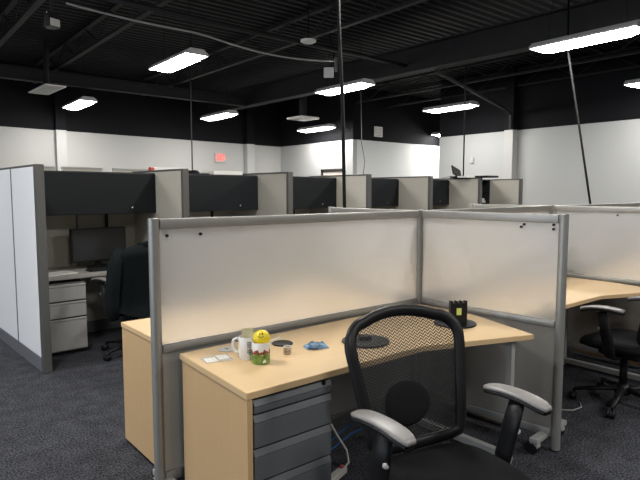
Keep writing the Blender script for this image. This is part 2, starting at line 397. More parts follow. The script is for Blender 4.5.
wire('drop_cable', [(8.5, 6.2, 4.25), (8.5, 6.2, 1.73)], .014, 'steel_lite', 'thin grey cable hanging down to the dark phone on the partition')
wire('drop_cable', [(4.72, 9.42, 4.25), (4.70, 9.37, 3.2), (4.68, 9.33, 1.6), (4.68, 9.33, .02)], .012, 'steel_lite', 'thin grey cable hanging behind the second overhead bin')
wire('drop_cable', [(8.9, 9.35, 4.25), (8.95, 9.35, 2.6), (9.05, 9.35, 2.2), (9.0, 9.35, 1.8), (9.0, 9.35, .02)], .010, 'flex', 'thin wavy wire hanging in front of the bright passage wall')

# exit sign
o = thing('exit_sign', 'small red lit EXIT sign on the far left wall', 'exit sign', (8.02, wly(8.02) - .03, 2.46), rad(5))
MB().box((-.19, -.01, -.14), (.19, .02, .14), .006).build('sign_body', M['wall_warm'], o)
cu = bpy.data.curves.new('exit_lettering', 'FONT'); cu.body = 'EXIT'; cu.size = .26; cu.extrude = .002; cu.align_x = 'CENTER'; cu.align_y = 'CENTER'; cu.offset = .003
cu.materials.append(M['exit_red'])
tmp = bpy.data.objects.new('tmp', cu); COL.objects.link(tmp); bpy.context.view_layer.update()
tme = bpy.data.meshes.new_from_object(tmp.evaluated_get(bpy.context.evaluated_depsgraph_get())); bpy.data.objects.remove(tmp)
tx = bpy.data.objects.new('lettering', tme); COL.objects.link(tx); tx.parent = o; tx.scale = (.48, 1, 1); tx.location = (0, -.016, 0); tx.rotation_euler = (PI / 2, 0, 0)
for s in (-1, 1): MB().prism([(s * .155, -.022), (s * .18, 0), (s * .155, .022)], -.003, .003, mtx=Matrix.Translation((0, -.014, 0)) @ Matrix.Rotation(PI / 2, 4, 'X')).build('arrow', M['exit_red'], o)
o = thing('wall_switch', 'small white thermostat on the right wall above the cubicles', 'thermostat', (11.68, 8.27, 2.27))
MB().box((-.02, -.05, -.07), (.02, .05, .07), .008).build('thermostat_case', M['column'], o)
MB().box((-.026, -.03, 0), (-.018, .03, .04)).build('display', M['grey_disc'], o)

# ------------------------------------------------------------------ cubicles (building frame)
CA = rad(2.7); C0 = Vector((1.12, 4.90, 0)); CM = Matrix.Translation(C0) @ Matrix.Rotation(CA, 4, 'Z')
def cw(u, v, z=0): return tuple(CM @ Vector((u, v, z)))
HC = 1.72; BW = 1.30; DV = 1.12
def partition(n_panels, label, outer=False, pw=.76, u=0, v=0):
    ew = .07 if outer else .04
    r = thing('cubicle_partition', label, 'partition', cw(u, v), CA, 'cubicle partitions in the far row')
    for k in range(n_panels):
        y0 = k * pw + (ew + .004 if k == 0 else .012); y1 = (k + 1) * pw - .012
        if outer: MB().box((-.034, y0, .12), (-.005, y1, HC - .018), .006).build('fabric_panel', M['cub_out'], r)
        MB().box((-.0035 if outer else -.03, y0, .12), (.03, y1, HC - .018), .006).build('fabric_panel', M['cub_fab'], r)
        MB().box((-.036, y0 - .01, .0), (.036, y1 + .01, .118), .004).build('base_plate', M['cub_base'], r)
    MB().box((-.033, 0, 0), (.033, ew, HC), .006).build('end_post', M['cub_frame'], r)
    MB().box((-.034, ew, HC - .02), (.034, n_panels * pw, HC), .006).build('top_cap', M['cub_frame'], r)
    s = MB()
    for k in range(1, n_panels): s.box((-.035, k * pw - .014, .03), (.0345, k * pw + .014, HC - .02))
    if n_panels > 1: s.build('panel_seam', M['cub_frame'], r)
    return r
partition(3, 'partition at the far left with pale outer panels', True)
ordw = ['between the first and second overhead bins', 'between the second and third overhead bins', 'between the third and fourth overhead bins',
        'between the fourth and fifth overhead bins', 'right of the fifth overhead bin, below the dark phone', 'at the right-hand end of the cubicle row']
for i in range(6):
    partition(1, 'taupe cubicle partition ' + ordw[i], False, 1.15, BW * (i + 1), 0)
bay = ['behind the draped black chair', 'in the second cubicle, behind the long frosted screen', 'in the third cubicle', 'in the fourth cubicle', 'in the fifth cubicle', 'in the last cubicle, behind the dark shelf']
for i in range(6):
    r = thing('back_partition', 'taupe back partition ' + bay[i], 'partition', cw(BW * i, DV), CA, 'back panels of the cubicle row')
    for k in range(2):
        MB().box((.045 + k * .605, 0, .12), (.64 + k * .627, .05, HC - .045), .005).build('fabric_panel', M['cub_fab'], r)
    s = MB()
    s.box((.640, -.004, .12), (.655, .054, HC - .05)); s.build('panel_seam', M['cub_frame'], r)
    MB().box((.04, -.003, HC - .045), (BW - .04, .053, HC - .012), .004).build('top_cap', M['cub_frame'], r)
    MB().box((.04, -.003, 0), (BW - .04, .053, .118), .004).build('base_plate', M['cub_base'], r)
# overhead bins
def bin_(i):
    r = thing('overhead_bin', ['dark slate overhead bin above the monitor, leftmost of the row', 'second dark overhead bin from the left, under the exit sign', 'third dark overhead bin from the left, below the doorway',
              'fourth dark overhead bin from the left, right of the thick black cable', 'fifth and narrowest-looking dark overhead bin, nearest the right wall'][i], 'cabinet', cw(BW * i, .59, 1.29), CA, 'overhead bins along the cubicle row')
    x0, x1 = .035, BW - .032
    b = MB(); b.box((x0, .012, 0), (x1, .52, .02)); b.box((x0, .012, .38), (x1, .52, .4)); b.box((x0, .012, 0), (x0 + .02, .52, .4)); b.box((x1 - .02, .012, 0), (x1, .52, .4)); b.box((x0, .50, 0), (x1, .52, .4))
    b.build('shell', M['bin_body'], r)
    dr = MB().box((x0, -.012, -.01), (x1, .01, .39), .006).build('flipper_door', M['bin_door'], r)
    MB().lathe([(0, 0), (.011, 0), (.011, .008), (0, .012)], 12).build('lock', M['chrome'], dr)
    lk = [c for c in kids(dr)][0]; lk.location = (x1 - .26, -.012, .045); lk.rotation_euler = (PI / 2, 0, 0)
    for q in (.32, .95): MB().box((q - .014, .505, -.53), (q + .014, .522, 0)).build('wall_bracket', M['black'], r)
    return r
for i in range(5): bin_(i)
# last bay: open dark shelf unit with oddments
r = thing('shelf_unit', 'dark open shelf in the last cubicle, right of the narrow bins', 'shelf', cw(BW * 5, .60, 1.265), CA)
x0, x1 = .036, 1.264
b = MB(); b.box((x0, 0, 0), (x1, .37, .02)); b.box((x0, 0, .43), (x1, .37, .45)); b.box((x0, 0, 0), (x0 + .02, .37, .45)); b.box((x1 - .02, 0, 0), (x1, .37, .45)); b.box((x0, .35, 0), (x1, .37, .45))
b.build('shelf_case', M['bin_body'], r); MB().box((x0 + .02, .06, .22), (x1 - .02, .35, .235)).build('shelf_board', M['bin_body'], r)
r = thing('folded_cloth', 'small white folded cloth on the dark shelf of the last cubicle', 'cloth', cw(BW * 5 + 1.12, .76, 1.2865), CA)
MB().box((-.12, -.1, 0), (.12, .1, .05), .02).build('fold', M['paper'], r); MB().box((-.11, -.09, .05), (.1, .09, .09), .02).build('fold', M['white'], r)
# things lying on top of the row
r = thing('desk_phone', 'dark phone with a tilted screen standing on top of the partition', 'phone', cw(6.5, .43, HC + .0), CA)
MB().box((-.11, -.09, 0), (.11, .09, .035), .01).build('phone_base', M['black'], r)
sc = MB().box((-.13, -.012, 0), (.13, .012, .16), .01).build('phone_display', M['black'], r); sc.rotation_euler = (rad(-24), rad(18), 0); sc.location = (0, .02, .03)
MB().tube([(-.1, 0, .02), (-.2, .05, .02), (-.34, .05, .0), (-.42, .05, -.02)], .006, 6).build('phone_cord', M['flex'], r)
r = tag(MB().box((-.20, -.09, 0), (.20, .09, .025), .004).build('paper_stack', M['paper']), 'flat white papers lying beside the dark phone on the partition', 'papers'); r.location = cw(6.52, .24, HC + .0); r.rotation_euler = (0, 0, CA)
r = tag(MB().box((-.16, -.12, 0), (.16, .12, .03), .01).build('binder', M['black']), 'flat black binder beside the white papers on the partition', 'binder'); r.location = cw(6.62, -.02, HC); r.rotation_euler = (0, 0, CA)
r = thing('cap', 'small dark cap lying on top of the second overhead bin', 'cap', cw(1.86, .86, HC - .028), CA); r.scale = (.8, .8, .8)
MB().lathe([(.1, 0), (.1, .03), (.07, .06), (0, .07)], 20).build('crown', M['black'], r)
MB().box((.06, -.06, 0), (.24, .06, .02), .008).build('brim', M['black'], r)
r = tag(MB().box((-.2, -.14, 0), (.2, .14, .045), .006).build('paper_stack', M['paper']), 'white paper stack on the second overhead bin', 'papers'); r.location = cw(2.26, .88, HC - .028); r.rotation_euler = (0, 0, CA)
r = thing('paper_roll', 'white roll with a red end lying on the second overhead bin', 'roll', cw(1.48, .86, HC + .008), CA)
MB().cyl((-.1, 0, 0), (.28, 0, 0), .035, 16).build('roll_body', M['paper'], r); MB().cyl((-.14, 0, 0), (-.1, 0, 0), .036, 16).build('red_end', M['red_switch'], r)
for u0, u1, lb in ((.80, .98, 'short grey panel top behind the first overhead bin, by the wall column'), (1.08, 1.60, 'long grey panel top behind the middle of the first overhead bin'), (1.76, 2.28, 'grey panel top behind the right end of the first overhead bin')):
    r = thing('rear_partition', lb, 'partition', cw(u0, 2.9), CA, 'partitions of the row behind the bins')
    MB().box((0, -.03, 0), (u1 - u0, .03, 1.80), .004).build('fabric_panel', M['cub_fab'], r); MB().box((-.005, -.034, 1.80), (u1 - u0 + .005, .034, 1.825), .004).build('top_cap', M['grey_ped'], r)

# first cubicle furniture
r = thing('cubicle_worktop', 'grey worktop under the dark monitor in the first cubicle', 'worktop', cw(.04, .44, 0), CA)
MB().box((.002, 0, .695), (BW - .085, .672, .73), .006).build('worktop_board', M['grey_top'], r)
MB().box((BW - .14, .05, 0), (BW - .10, .62, .695), .004).build('support_panel', M['grey_ped_d'], r)
r = thing('file_pedestal', 'putty grey three-drawer pedestal under the worktop by the draped chair', 'drawer cabinet', cw(.075, .42, 0), CA)
PWD = .40
MB().box((0, .02, .03), (PWD, .6, .665), .004).build('pedestal_case', M['grey_ped_d'], r)
for z0, z1 in ((.505, .66), (.35, .498), (.045, .343)):
    dd = MB().box((.004, 0, z0), (PWD - .004, .022, z1 - .028), .004).build('drawer', M['grey_ped'], r)
    MB().box((.004, -.004, z1 - .026), (PWD - .004, .022, z1 - .008), .004).build('drawer_pull', M['grey_ped'], dd)
r = thing('computer_monitor', 'dark switched-off monitor on the grey cubicle worktop', 'monitor', cw(.76, .84, .73), CA + rad(4))
MB().lathe([(0, 0), (.12, 0), (.12, .01), (.05, .018), (0, .02)], 28).build('monitor_base', M['black'], r)
MB().box((-.03, .01, .01), (.03, .035, .22), .006).build('stand_neck', M['black'], r)
MB().box((-.285, -.02, .06), (.285, .02, .405), .008).build('bezel', M['black'], r)
MB().box((-.268, -.0225, .082), (.268, -.0195, .39)).build('screen', M['screen'], r)
r = thing('keyboard', 'black keyboard below the monitor', 'keyboard', cw(.78, .60, .73), CA)
MB().box((-.22, -.07, 0), (.22, .07, .018), .005).build('keyboard_body', M['black'], r)
b = MB()
for i in range(14):
    for j in range(5): b.box((-.205 + i * .0295, -.058 + j * .0235, .018), (-.18 + i * .0295, -.038 + j * .0235, .023))
kk = b.build('keys', M['bin_body'], r)
r = tag(MB().box((-.15, -.11, 0), (.15, .11, .008), .002).build('paper_sheet', M['paper']), 'pale papers on the left end of the grey worktop', 'papers'); r.location = cw(.28, .62, .73); r.rotation_euler = (0, 0, CA + .2)

# ------------------------------------------------------------------ office chair
def superell(nx, ny, wx, wy, p):
    pass
def make_chair(label, loc, rz):
    """front of the chair is -Y"""
    r = thing('office_chair', label, 'chair', loc, rz)
    # seat cushion
    def seatf(u, v):
        a = 2 * PI * u; pr = v
        # v: 0 bottom centre -> 1 top centre
        prof = [(0, .405), (.85, .405), (.97, .42), (1.0, .44), (.97, .462), (.88, .478), (.6, .485), (0, .482)]
        k = v * (len(prof) - 1); i = min(int(k), len(prof) - 2); f = k - i
        rr = prof[i][0] * (1 - f) + prof[i + 1][0] * f; z = prof[i][1] * (1 - f) + prof[i + 1][1] * f
        c, s = math.cos(a), math.sin(a); e = 2 / 3.2
        x = .255 * rr * math.copysign(abs(c) ** e, c); y = .25 * rr * math.copysign(abs(s) ** e, s)
        z += -.03 * max(0, (-y - .14) / .11) ** 2 + .012 * (x / .25) ** 2
        return Vector((x, y - .01, z))
    MB().grid(seatf, 40, 22, True).build('seat', M['blackfab'], r, True)
    MB().box((-.13, -.12, .36), (.13, .16, .405), .015).build('tilt_mechanism', M['black'], r)
    # back outline: shield, wider at the top, curved around the sitter
    zb, zt = .50, 1.01
    def lean(z): return .205 + .145 * max(0, (z - .5) / .5) ** 1.15
    def half(z):
        s = (z - zb) / (zt - zb); return .205 + .058 * min(1, s / .75)
    def bpos(x, z): return Vector((x, lean(z) - .055 * (1 - (x / .27) ** 2) * 0 + -.05 * (abs(x) / .27) ** 2 + .02, z))
    out = []
    n = 12
    for i in range(n + 1):
        z = zb + .045 + (zt - zb - .16) * i / n; out.append((half(z), z))
    hx = half(zt - .1); 
    for i in range(1, 9):
        a = PI / 2 * i / 8; out.append((hx - .085 + .085 * math.cos(a), zt - .115 + .085 * math.sin(a)))
    for i in range(1, 6): # arched top
        q = i / 5; x = (hx - .085) * (1 - q); out.append((x, zt - .03 + .028 * (1 - (1 - q) ** 2)))
    left = [(-x, z) for x, z in out[::-1][1:]]
    bot = []
    hb = half(zb)
    for i in range(1, 10):
        q = i / 10; bot.append((-hb + 2 * hb * q, zb + .02 - .02 * math.sin(PI * q)))
    outline = out + left + [(-hb + .004, zb + .025)] + bot + [(hb - .004, zb + .025)]
    MB().tube([bpos(x, z) for x, z in outline], .025, 12, True, .75, up=(0, 1, 0.12)).build('back_frame', M['black'], r, True)
    # mesh panel spans the outline
    zs = [p[1] for p in out]
    def hw(z):
        best = 0
        for (x0, z0), (x1, z1) in zip(out, out[1:]):
            if z0 <= z <= z1 and z1 > z0: best = x0 + (x1 - x0) * (z - z0) / (z1 - z0)
        return best if best else half(z)
    def mp(u, v):
        z = zb + .012 + (zt - .012 - zb) * v
        if v > .995: z = zt - .008
        h = max(.02, hw(min(z, zt - .012)) - .004)
        if z < zb + .045: h = half(z) - .004
        x = -h + 2 * h * u
        return bpos(x, z)
    MB().grid(mp, 20, 28).build('mesh_back', M['weave'], r, True)
    # lumbar pad behind the mesh on a spine
    def lf(u, v):
        a = 2 * PI * u; b = PI * v - PI / 2
        x = -.02 + .115 * math.cos(b) * math.cos(a); z = .085 * math.cos(b) * math.sin(a)
        return Vector((x, .262 + .028 * math.sin(b) + z * .26, .655 + z))
    MB().grid(lf, 28, 12, True).build('lumbar_pad', M['blackfab'], r, True)
    MB().tube([(0, .10, .385), (0, .22, .385), (0, .285, .42), (0, .295, .52), (0, .325, .66)], [.03, .032, .03, .028, .02], 10, flat=.6).build('back_spine', M['black'], r, True)
    for s in (-1, 1):
        ar = MB()
        ar.tube([(s * .12, .05, .385), (s * .24, .05, .385), (s * .283, .05, .405), (s * .29, .045, .46), (s * .298, .02, .58), (s * .300, -.01, .70)], [.03, .034, .040, .045, .046, .040], 14, flat=.42, up=(0, 0, 1) if False else None)
        arm = ar.build('armrest', M['black'], r, True)
        pts = []
        def af(u, v):
            # u along length, v around section
            y = .135 - .272 * u
            w = .038 * (1 - .45 * max(0, (u - .8) / .2) ** 2 - .35 * max(0, (.14 - u) / .14) ** 2)
            zc = .73 - .024 * (abs(u - .42) / .58) ** 2.2
            a = 2 * PI * v
            e = 2 / 4.0
            cx = math.copysign(abs(math.cos(a)) ** e, math.cos(a)); sz = math.copysign(abs(math.sin(a)) ** e, math.sin(a))
            xx = w * cx; th = rad(10)                      # pads swivelled a little on their posts
            return Vector((s * .305 + xx * math.cos(th) - y * math.sin(th), y * math.cos(th) + xx * math.sin(th), zc + .0085 * sz))
        b = MB(); b.grid(lambda v, u: af(u, v), 20, 18, True)
        P = b.build('arm_pad', M['pad'], arm, True)
        bm = bmesh.new(); bm.from_mesh(P.data); bmesh.ops.holes_fill(bm, edges=[e for e in bm.edges if e.is_boundary]); bm.to_mesh(P.data); bm.free()
        for p in P.data.polygons: p.use_smooth = True
        b = MB(); b.grid(lambda v, u: af(u * .96 + .02, v) * 1.0 + Vector((0, 0, -.015)), 20, 14, True)
        P = b.build('arm_pad_base', M['black'], arm, True)
        kb = MB().lathe([(0, .012), (.010, .011), (.013, .006), (.014, 0), (0, 0)], 16).build('height_button', M['grey_cable'], arm, True)
        kb.location = (s * .312 , -.018 if False else .012, .575); kb.rotation_euler = (PI / 2, 0, s * .0)
        kb.location = (s * .298, .022 - .036, .585)
    MB().cyl((0, 0, .09), (0, 0, .37), .026, 16).build('gas_lift', M['black'], r, True)
    bs = MB(); bs.lathe([(0, .075), (.05, .075), (.055, .10), (.035, .15), (0, .15)], 20)
    for k in range(5):
        a = 2 * PI * k / 5 + .3; bs.tube([(.03 * math.cos(a), .03 * math.sin(a), .115), (.31 * math.cos(a), .31 * math.sin(a), .075)], [.03, .018], 8, flat=.7)
    bs.build('star_base', M['black'], r, True)
    for k in range(5):
        a = 2 * PI * k / 5 + .3; cx, cy = .31 * math.cos(a), .31 * math.sin(a); t_ = Vector((-math.sin(a), math.cos(a), 0))
        c = MB(); c.cyl((cx, cy, .05), (cx, cy, .08), .009, 8)
        for s in (-1, 1):
            q = Vector((cx + .018, cy, .027)) + t_ * .016 * s; c.cyl(q - t_ * .009, q + t_ * .009, .027, 16)
        c.build('caster', M['black'], r, True)
    return r
ch = make_chair('black mesh-back office chair with grey arm pads in the foreground', (1.603, 1.188, 0), rad(-13))
dup(ch, None, (4.08, 1.585, 0), rad(174), 'black office chair at the neighbouring desk, cut by the right edge')
dup(ch, None, cw(.80, .09, 0), rad(183), 'black office chair with a black jacket draped over its back')
# jacket hung on the cubicle chair back
jk = thing('jacket', 'black jacket draped over the office chair in the first cubicle', 'jacket', cw(.80, .09, 0), rad(183))
def jf(u, v):
    a = 2 * PI * u; z = 1.045 - .62 * v
    sh = min(1, (v / .10)) ** .5 if v < .10 else 1
    hx = (.20 + .10 * sh) + .012 * v; hy = (.02 + .055 * sh) + .03 * v
    c, s = math.cos(a), math.sin(a); e = 2 / 3.0
    fold = 1 + v * (.13 * math.sin(a * 9 + 1.3 * v) + .08 * math.sin(a * 5 + 2 + 2.2 * v))
    x = hx * math.copysign(abs(c) ** e, c) * (1 + v * .03 * math.sin(6 * a)); y = hy * math.copysign(abs(s) ** e, s) * fold
    zz = z - .03 * (abs(x) / .3) ** 2 * (1 - v) + .03 * v * math.sin(3 * a)
    ln = .205 + .145 * (max(0, zz - .5) / .5) ** 1.15
    return Vector((x, ln + y + .0, zz))
b = MB(); b.grid(jf, 72, 26, True)
J = b.build('jacket_body', M['jacket'], jk, True)
bm = bmesh.new(); bm.from_mesh(J.data); top = [e for e in bm.edges if e.is_boundary and e.verts[0].co.z > .95]; bmesh.ops.holes_fill(bm, edges=top); bm.to_mesh(J.data); bm.free()
for s in (-1, 1):
    MB().tube([(s * .25, .32, 1.0), (s * .315, .33, .88), (s * .325, .30, .70), (s * .315, .26, .52), (s * .31, .25, .40)], [.05, .062, .058, .052, .048], 12).build('sleeve', M['jacket'], jk, True)
MB().tube([(-.09, .31, 1.035), (-.06, .40, 1.05), (.06, .40, 1.05), (.09, .31, 1.035)], [.018, .024, .024, .018], 8).build('collar', M['jacket'], jk, True)

# ------------------------------------------------------------------ frosted screens
ZT = 1.371
def screen(label, p, q, posts=(1, 1), bolts=(), foot=None, near=.21, far=.21, rail_z=.742):
    p = Vector((*p, 0)); q = Vector((*q, 0)); d = q - p; L = d.length
    r = thing('privacy_screen', label, 'screen', p, math.atan2(d.y, d.x), 'frosted desk screens')
    pr = .024
    for k, x in ((0, 0), (1, L)):
        if posts[k]:
            po = MB(); po.tube([(x, 0, .012), (x, 0, ZT)], .026, 16); po.box((x - .02, -.02, ZT - .002), (x + .02, .02, ZT + .004), .004)
            po.build('post', M['alu'], r, 'auto')
    a, b = pr, L - pr
    MB().box((a, -.019, ZT - .05), (b, .019, ZT), .009).build('top_rail', M['alu'], r, 'auto')
    MB().box((a, -.019, rail_z - .02), (b, .019, rail_z + .022), .014).build('middle_rail', M['alu'], r, 'auto')
    MB().box((a, -.017, .08), (b, .017, .13), .008).build('bottom_rail', M['alu'], r, 'auto')
    MB().box((a, -.004, rail_z + .018), (b, .004, ZT - .045)).build('frosted_panel', M['frost'], r)
    MB().box((a, -.004, .125), (b, .004, rail_z - .018)).build('lower_panel', M['smoked'], r)
    for (bx, bz) in bolts:
        o = MB().cyl((bx, -.012, bz), (bx, .012, bz), .0075, 12).build('bolt', M['black'], r)
    if foot is not None:
        f = MB().box((foot - .025, -near, .07), (foot + .025, far, .10), .006)
        f = f.build('foot_bar', M['alu_paint'], r)
        for s in (-(near - .035) / .175, (far - .035) / .175):
            c = MB(); c.cyl((foot, s * .175, .055), (foot, s * .175, .075), .012, 10); c.box((foot - .028, s * .175 - .022, .04), (foot + .02, s * .175 + .022, .062), .006)
            c = c.build('caster', M['alu_paint'], f, 'auto')
            w = MB()
            for t2 in (-1, 1): w.cyl((foot - .012, s * .175 + t2 * .014 - .010, .031), (foot - .012, s * .175 + t2 * .014 + .010, .031), .030, 20)
            w.build('caster_wheel', M['black'], f, 'auto')
    return r
CX = 2.955; SY = 2.505
screen('long frosted screen behind the mugs, standing across the middle of the room', (1.052, SY), (CX, SY), (1, 1), ((.062, 1.29), (.238, 1.29)), .035, near=.10, far=.12)
screen('short frosted screen at the right end of the mug desk, on casters', (CX + .002, SY - .004), (3.025, 1.525), (0, 1), ((.750, 1.308), (.732, 1.292), (.925, 1.312), (.925, 1.287)), .915, near=.15, far=.25)
screen('frosted screen hidden behind the short screen, along the neighbouring desk', (CX + .03, SY), (4.90, 2.60), (0, 1), ())
screen('frosted screen at the far end of the neighbouring desk on the right', (4.925, 2.575), (4.96, 1.50), (0, 1), ((.55, 1.30),), .97)
screen('frosted screen rising behind the long screen near the thick black cable', (CX, SY + .03), (CX, 3.44), (0, 1), ())
screen('frosted screen farther back behind the short screen, left of its corner post', (4.925, 2.63), (4.925, 3.48), (0, 1), ())
screen('farthest frosted screen, seen above the rail at the right edge', (4.95, 2.60), (6.85, 2.60), (0, 1), ())

# ------------------------------------------------------------------ desks
def desk(label, xl, xk, xf, xr, slant=0.0, flip=False, ref=SY, yf=1.768):
    """xl left end, xk where the front edge starts to flare, xf flared corner, xr right end"""
    r = thing('desk', label, 'desk', (0, 0, 0), 0, 'maple workstation desks')
    f = lambda y: (2 * ref - y) if flip else y
    P = [(xl, yf), (xk, yf), (xf, yf - .233), (xr, 2.03), (xr, 2.475), (xl + slant, 2.425)]
    P = [(x, f(y)) for x, y in P]
    MB().prism(P, .702, .73, .002).build('desktop', M['laminate'], r)
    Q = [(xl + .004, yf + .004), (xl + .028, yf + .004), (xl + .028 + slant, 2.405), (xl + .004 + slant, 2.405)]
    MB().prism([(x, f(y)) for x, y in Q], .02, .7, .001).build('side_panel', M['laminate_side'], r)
    x = xr - .245; y1, y2 = sorted((f(1.62), f(2.30)))
    for z0, z1 in ((.02, .06), (.665, .7)): MB().box((x - .02, y1 - .02, z0), (x + .02, y2 + .02, z1), .003).build('leg_rail', M['alu_paint'], r)
    for y in (y1, y2): MB().box((x - .017, y - .017, .0), (x + .017, y + .017, .685), .003).build('leg', M['alu_paint'], r)
    return r
desk('maple desk holding the mugs and the two monitor stands', 1.095, 2.12, 2.765, 2.925, .035)
desk('maple desk on the far side of the long screen, end panel at the left', 1.145, 2.15, 2.765, 2.925, 0, True)
desk('maple desk by the right edge of the photo, behind the short screen', 3.09, 4.19, 4.80, 4.893, yf=1.81)
desk('maple desk behind the two middle screens, seen only as a warm glow', 3.05, 4.1, 4.75, 4.87, 0, True, 2.575)
desk('maple desk beyond the rear right screen, seen only as a warm glow', 5.03, 6.1, 6.74, 6.88)
o = bpy.data.objects
# graphite pedestal under the mug desk
r = thing('drawer_pedestal', 'graphite grey drawer cabinet under the mug desk', 'drawer cabinet', (1.133, 1.782, 0), 0)
W = .405
MB().box((.03, .02, .03), (W, .56, .695), .003).box((0, .02, .03), (.04, .07, .695)).build('pedestal_case', M['graphite_d'], r)
for z0, z1 in ((.632, .692), (.492, .626), (.352, .486), (.05, .346)):
    dd = MB().box((.004, 0, z0), (W - .004, .02, z1 - .034), .003).build('drawer', M['graphite'], r)
    b = MB(); b.prism([(0, 0), (.022, 0), (.022, .026), (.012, .026)], .004, W - .004, mtx=Matrix.Translation((0, -.002, z1 - .030)) @ Matrix(((0, 0, 1, 0), (1, 0, 0, 0), (0, 1, 0, 0), (0, 0, 0, 1))))
    b.build('drawer_pull', M['graphite'], dd)
lk = MB().lathe([(0, .006), (.009, .006), (.011, 0), (0, 0)], 14).build('lock', M['black'], r); lk.location = (W - .045, .006, .678); lk.rotation_euler = (PI / 2, 0, 0)

# ------------------------------------------------------------------ things on the desk
DZ = .73
def mug_profile(R, H): return [(0, 0), (R * .93, 0), (R, .004), (R, H - .002), (R - .0015, H), (R - .004, H - .003), (R - .004, .008), (0, .007)]
r = thing('mug', 'white mug with dark blue print and papers inside, its handle to the left', 'mug', (1.345, 2.158, DZ), 0)
MB().lathe(mug_profile(.0425, .105), 40).build('mug_body', M['mug'], r, 'auto')
a0 = rad(128); dx, dy = math.cos(a0), math.sin(a0)
MB().tube([(dx * q, dy * q, z) for q, z in ((.041, .085), (.055, .091), (.070, .082), (.075, .06), (.070, .038), (.056, .024), (.041, .026))], .0065, 10).build('handle', M['mug'], r, True)
b = MB()
random.seed(3)
for zb in (.062, .030):
    for row in range(4):
        for k in range(5):
            if random.random() < .2: continue
            a = rad(-124 + k * 8 + random.uniform(-2, 2)); h = .0045
            b.box((-.0028, -.0006, -h / 2), (.0028, .0006, h / 2), mtx=Matrix.Translation((.0427 * math.cos(a), .0427 * math.sin(a), zb + row * .0072)) @ Matrix.Rotation(a + PI / 2, 4, 'Z'))
b.build('print', M['mug_ink'], r)
r = thing('folded_notes', 'folded yellowish paper slips standing in the white mug', 'papers', (1.345, 2.158, DZ + .008), rad(-35))
for k, (x, y, t_, h) in enumerate(((-.010, .012, .06, .128), (.006, .0, -.08, .135), (.015, -.012, .12, .12))):
    q = MB().box((-.022, -.0008, 0), (.022, .0008, h)).build('paper_slip', M['note'], r); q.location = (x * .5, y, 0); q.rotation_euler = (rad(4), t_, .1 * k)
r = thing('mug', 'mug printed with green grass and red poppies, a yellow ball on top', 'mug', (1.352, 2.060, DZ), 0)
MB().lathe(mug_profile(.041, .098), 40).build('mug_body', M['mug'], r, 'auto')
def band(z0, z1, wob, ph, n=60):
    b = MB(); b.grid(lambda u, v: Vector((.0414 * math.cos(2 * PI * u), .0414 * math.sin(2 * PI * u), z0 + (z1 - z0 + wob * math.sin(2 * PI * u * 7 + ph) + wob * .6 * math.sin(2 * PI * u * 17)) * v)), n, 3, True); return b
band(.046, .062, .006, 1).build('poppy_print', M['mug_red'], r)
band(.002, .050, .006, 0).build('grass_print', M['mug_green'], r)
for u0, z in ((-100, .02), (-95, .014), (-106, .013)):
    a = rad(u0); q = MB().lathe([(0, .0006), (.004, .0004), (.005, 0)], 12).build('flower_print', M['mug'], r); q.location = (.0416 * math.cos(a), .0416 * math.sin(a), z); q.rotation_euler = (PI / 2, 0, a + PI / 2)
r = thing('stress_ball', 'yellow foam ball with a face resting in the poppy mug', 'ball', (1.356, 2.057, DZ + .113), 0)
def sph(u, v): a = 2 * PI * u; b = PI * v - PI / 2; return Vector((.039 * math.cos(b) * math.cos(a), .039 * math.cos(b) * math.sin(a), .037 * math.sin(b)))
MB().grid(sph, 32, 20, True).build('ball', M['yellow'], r, True)
def onball(az, el, k=1.0): a, e = rad(az), rad(el); return Vector((.0395 * k * math.cos(e) * math.cos(a), .0395 * k * math.cos(e) * math.sin(a), .0375 * k * math.sin(e)))
b = MB(); b.tube([onball(-140, e_) for e_ in (34, 42, 50)], .0022, 6); b.tube([onball(-118, e_) for e_ in (36, 44, 52)], .0022, 6); b.tube([onball(a_, 26 - 5 * math.sin(PI * (a_ + 150) / 40)) for a_ in range(-150, -109, 5)], .0012, 6)
b.build('face', M['black'], r)
r = thing('grey_disc', 'flat grey plastic disc with a hole behind the white mug', 'cable grommet', (1.335, 2.335, DZ), 0)
b = MB(); b.lathe([(.009, 0), (.04, 0), (.042, .004), (.038, .006), (.009, .006), (.009, 0)], 32); b.build('disc', M['grey_disc'], r, 'auto')
MB().lathe([(0, .001), (.009, .001), (.009, .0055), (0, .0055)], 16).build('hole_plug', M['black'], r)
r = thing('coaster', 'round black coaster behind the poppy mug', 'coaster', (1.607, 2.248, DZ), 0)
MB().lathe([(0, 0), (.052, 0), (.054, .004), (.05, .007), (.044, .005), (0, .005)], 36).build('coaster_disc', M['black'], r, 'auto')
r = tag(MB().box((-.055, -.007, 0), (.055, .007, .0035), .001).build('paper_strip', M['paper']), 'thin white strip lying behind the black coaster', 'paper'); r.location = (1.62, 2.34, DZ); r.rotation_euler = (0, 0, rad(20))
r = thing('badge_sleeve', 'two pale cards in a clear sleeve at the desk left end', 'badges', (1.225, 2.236, DZ), rad(-12))
MB().box((-.066, -.05, 0), (.066, .05, .002), .0008).build('sleeve', M['sleeve'], r)
for x, y in ((-.030, -.012), (.032, .008)): MB().box((x - .026, y - .034, .002), (x + .026, y + .034, .0032)).build('card', M['card'], r)
r = thing('small_cup', 'tiny speckled cup between the mugs and the blue packet', 'cup', (1.524, 2.092, DZ), 0)
MB().lathe([(0, 0), (.018, 0), (.019, .003), (.0195, .036), (.0175, .037), (.017, .006), (0, .005)], 24).build('cup_body', M['speckle'], r, 'auto')
MB().lathe([(.0165, .033), (.0197, .033), (.0197, .038), (.0165, .038), (.0165, .033)], 24).build('rim', M['mug'], r)
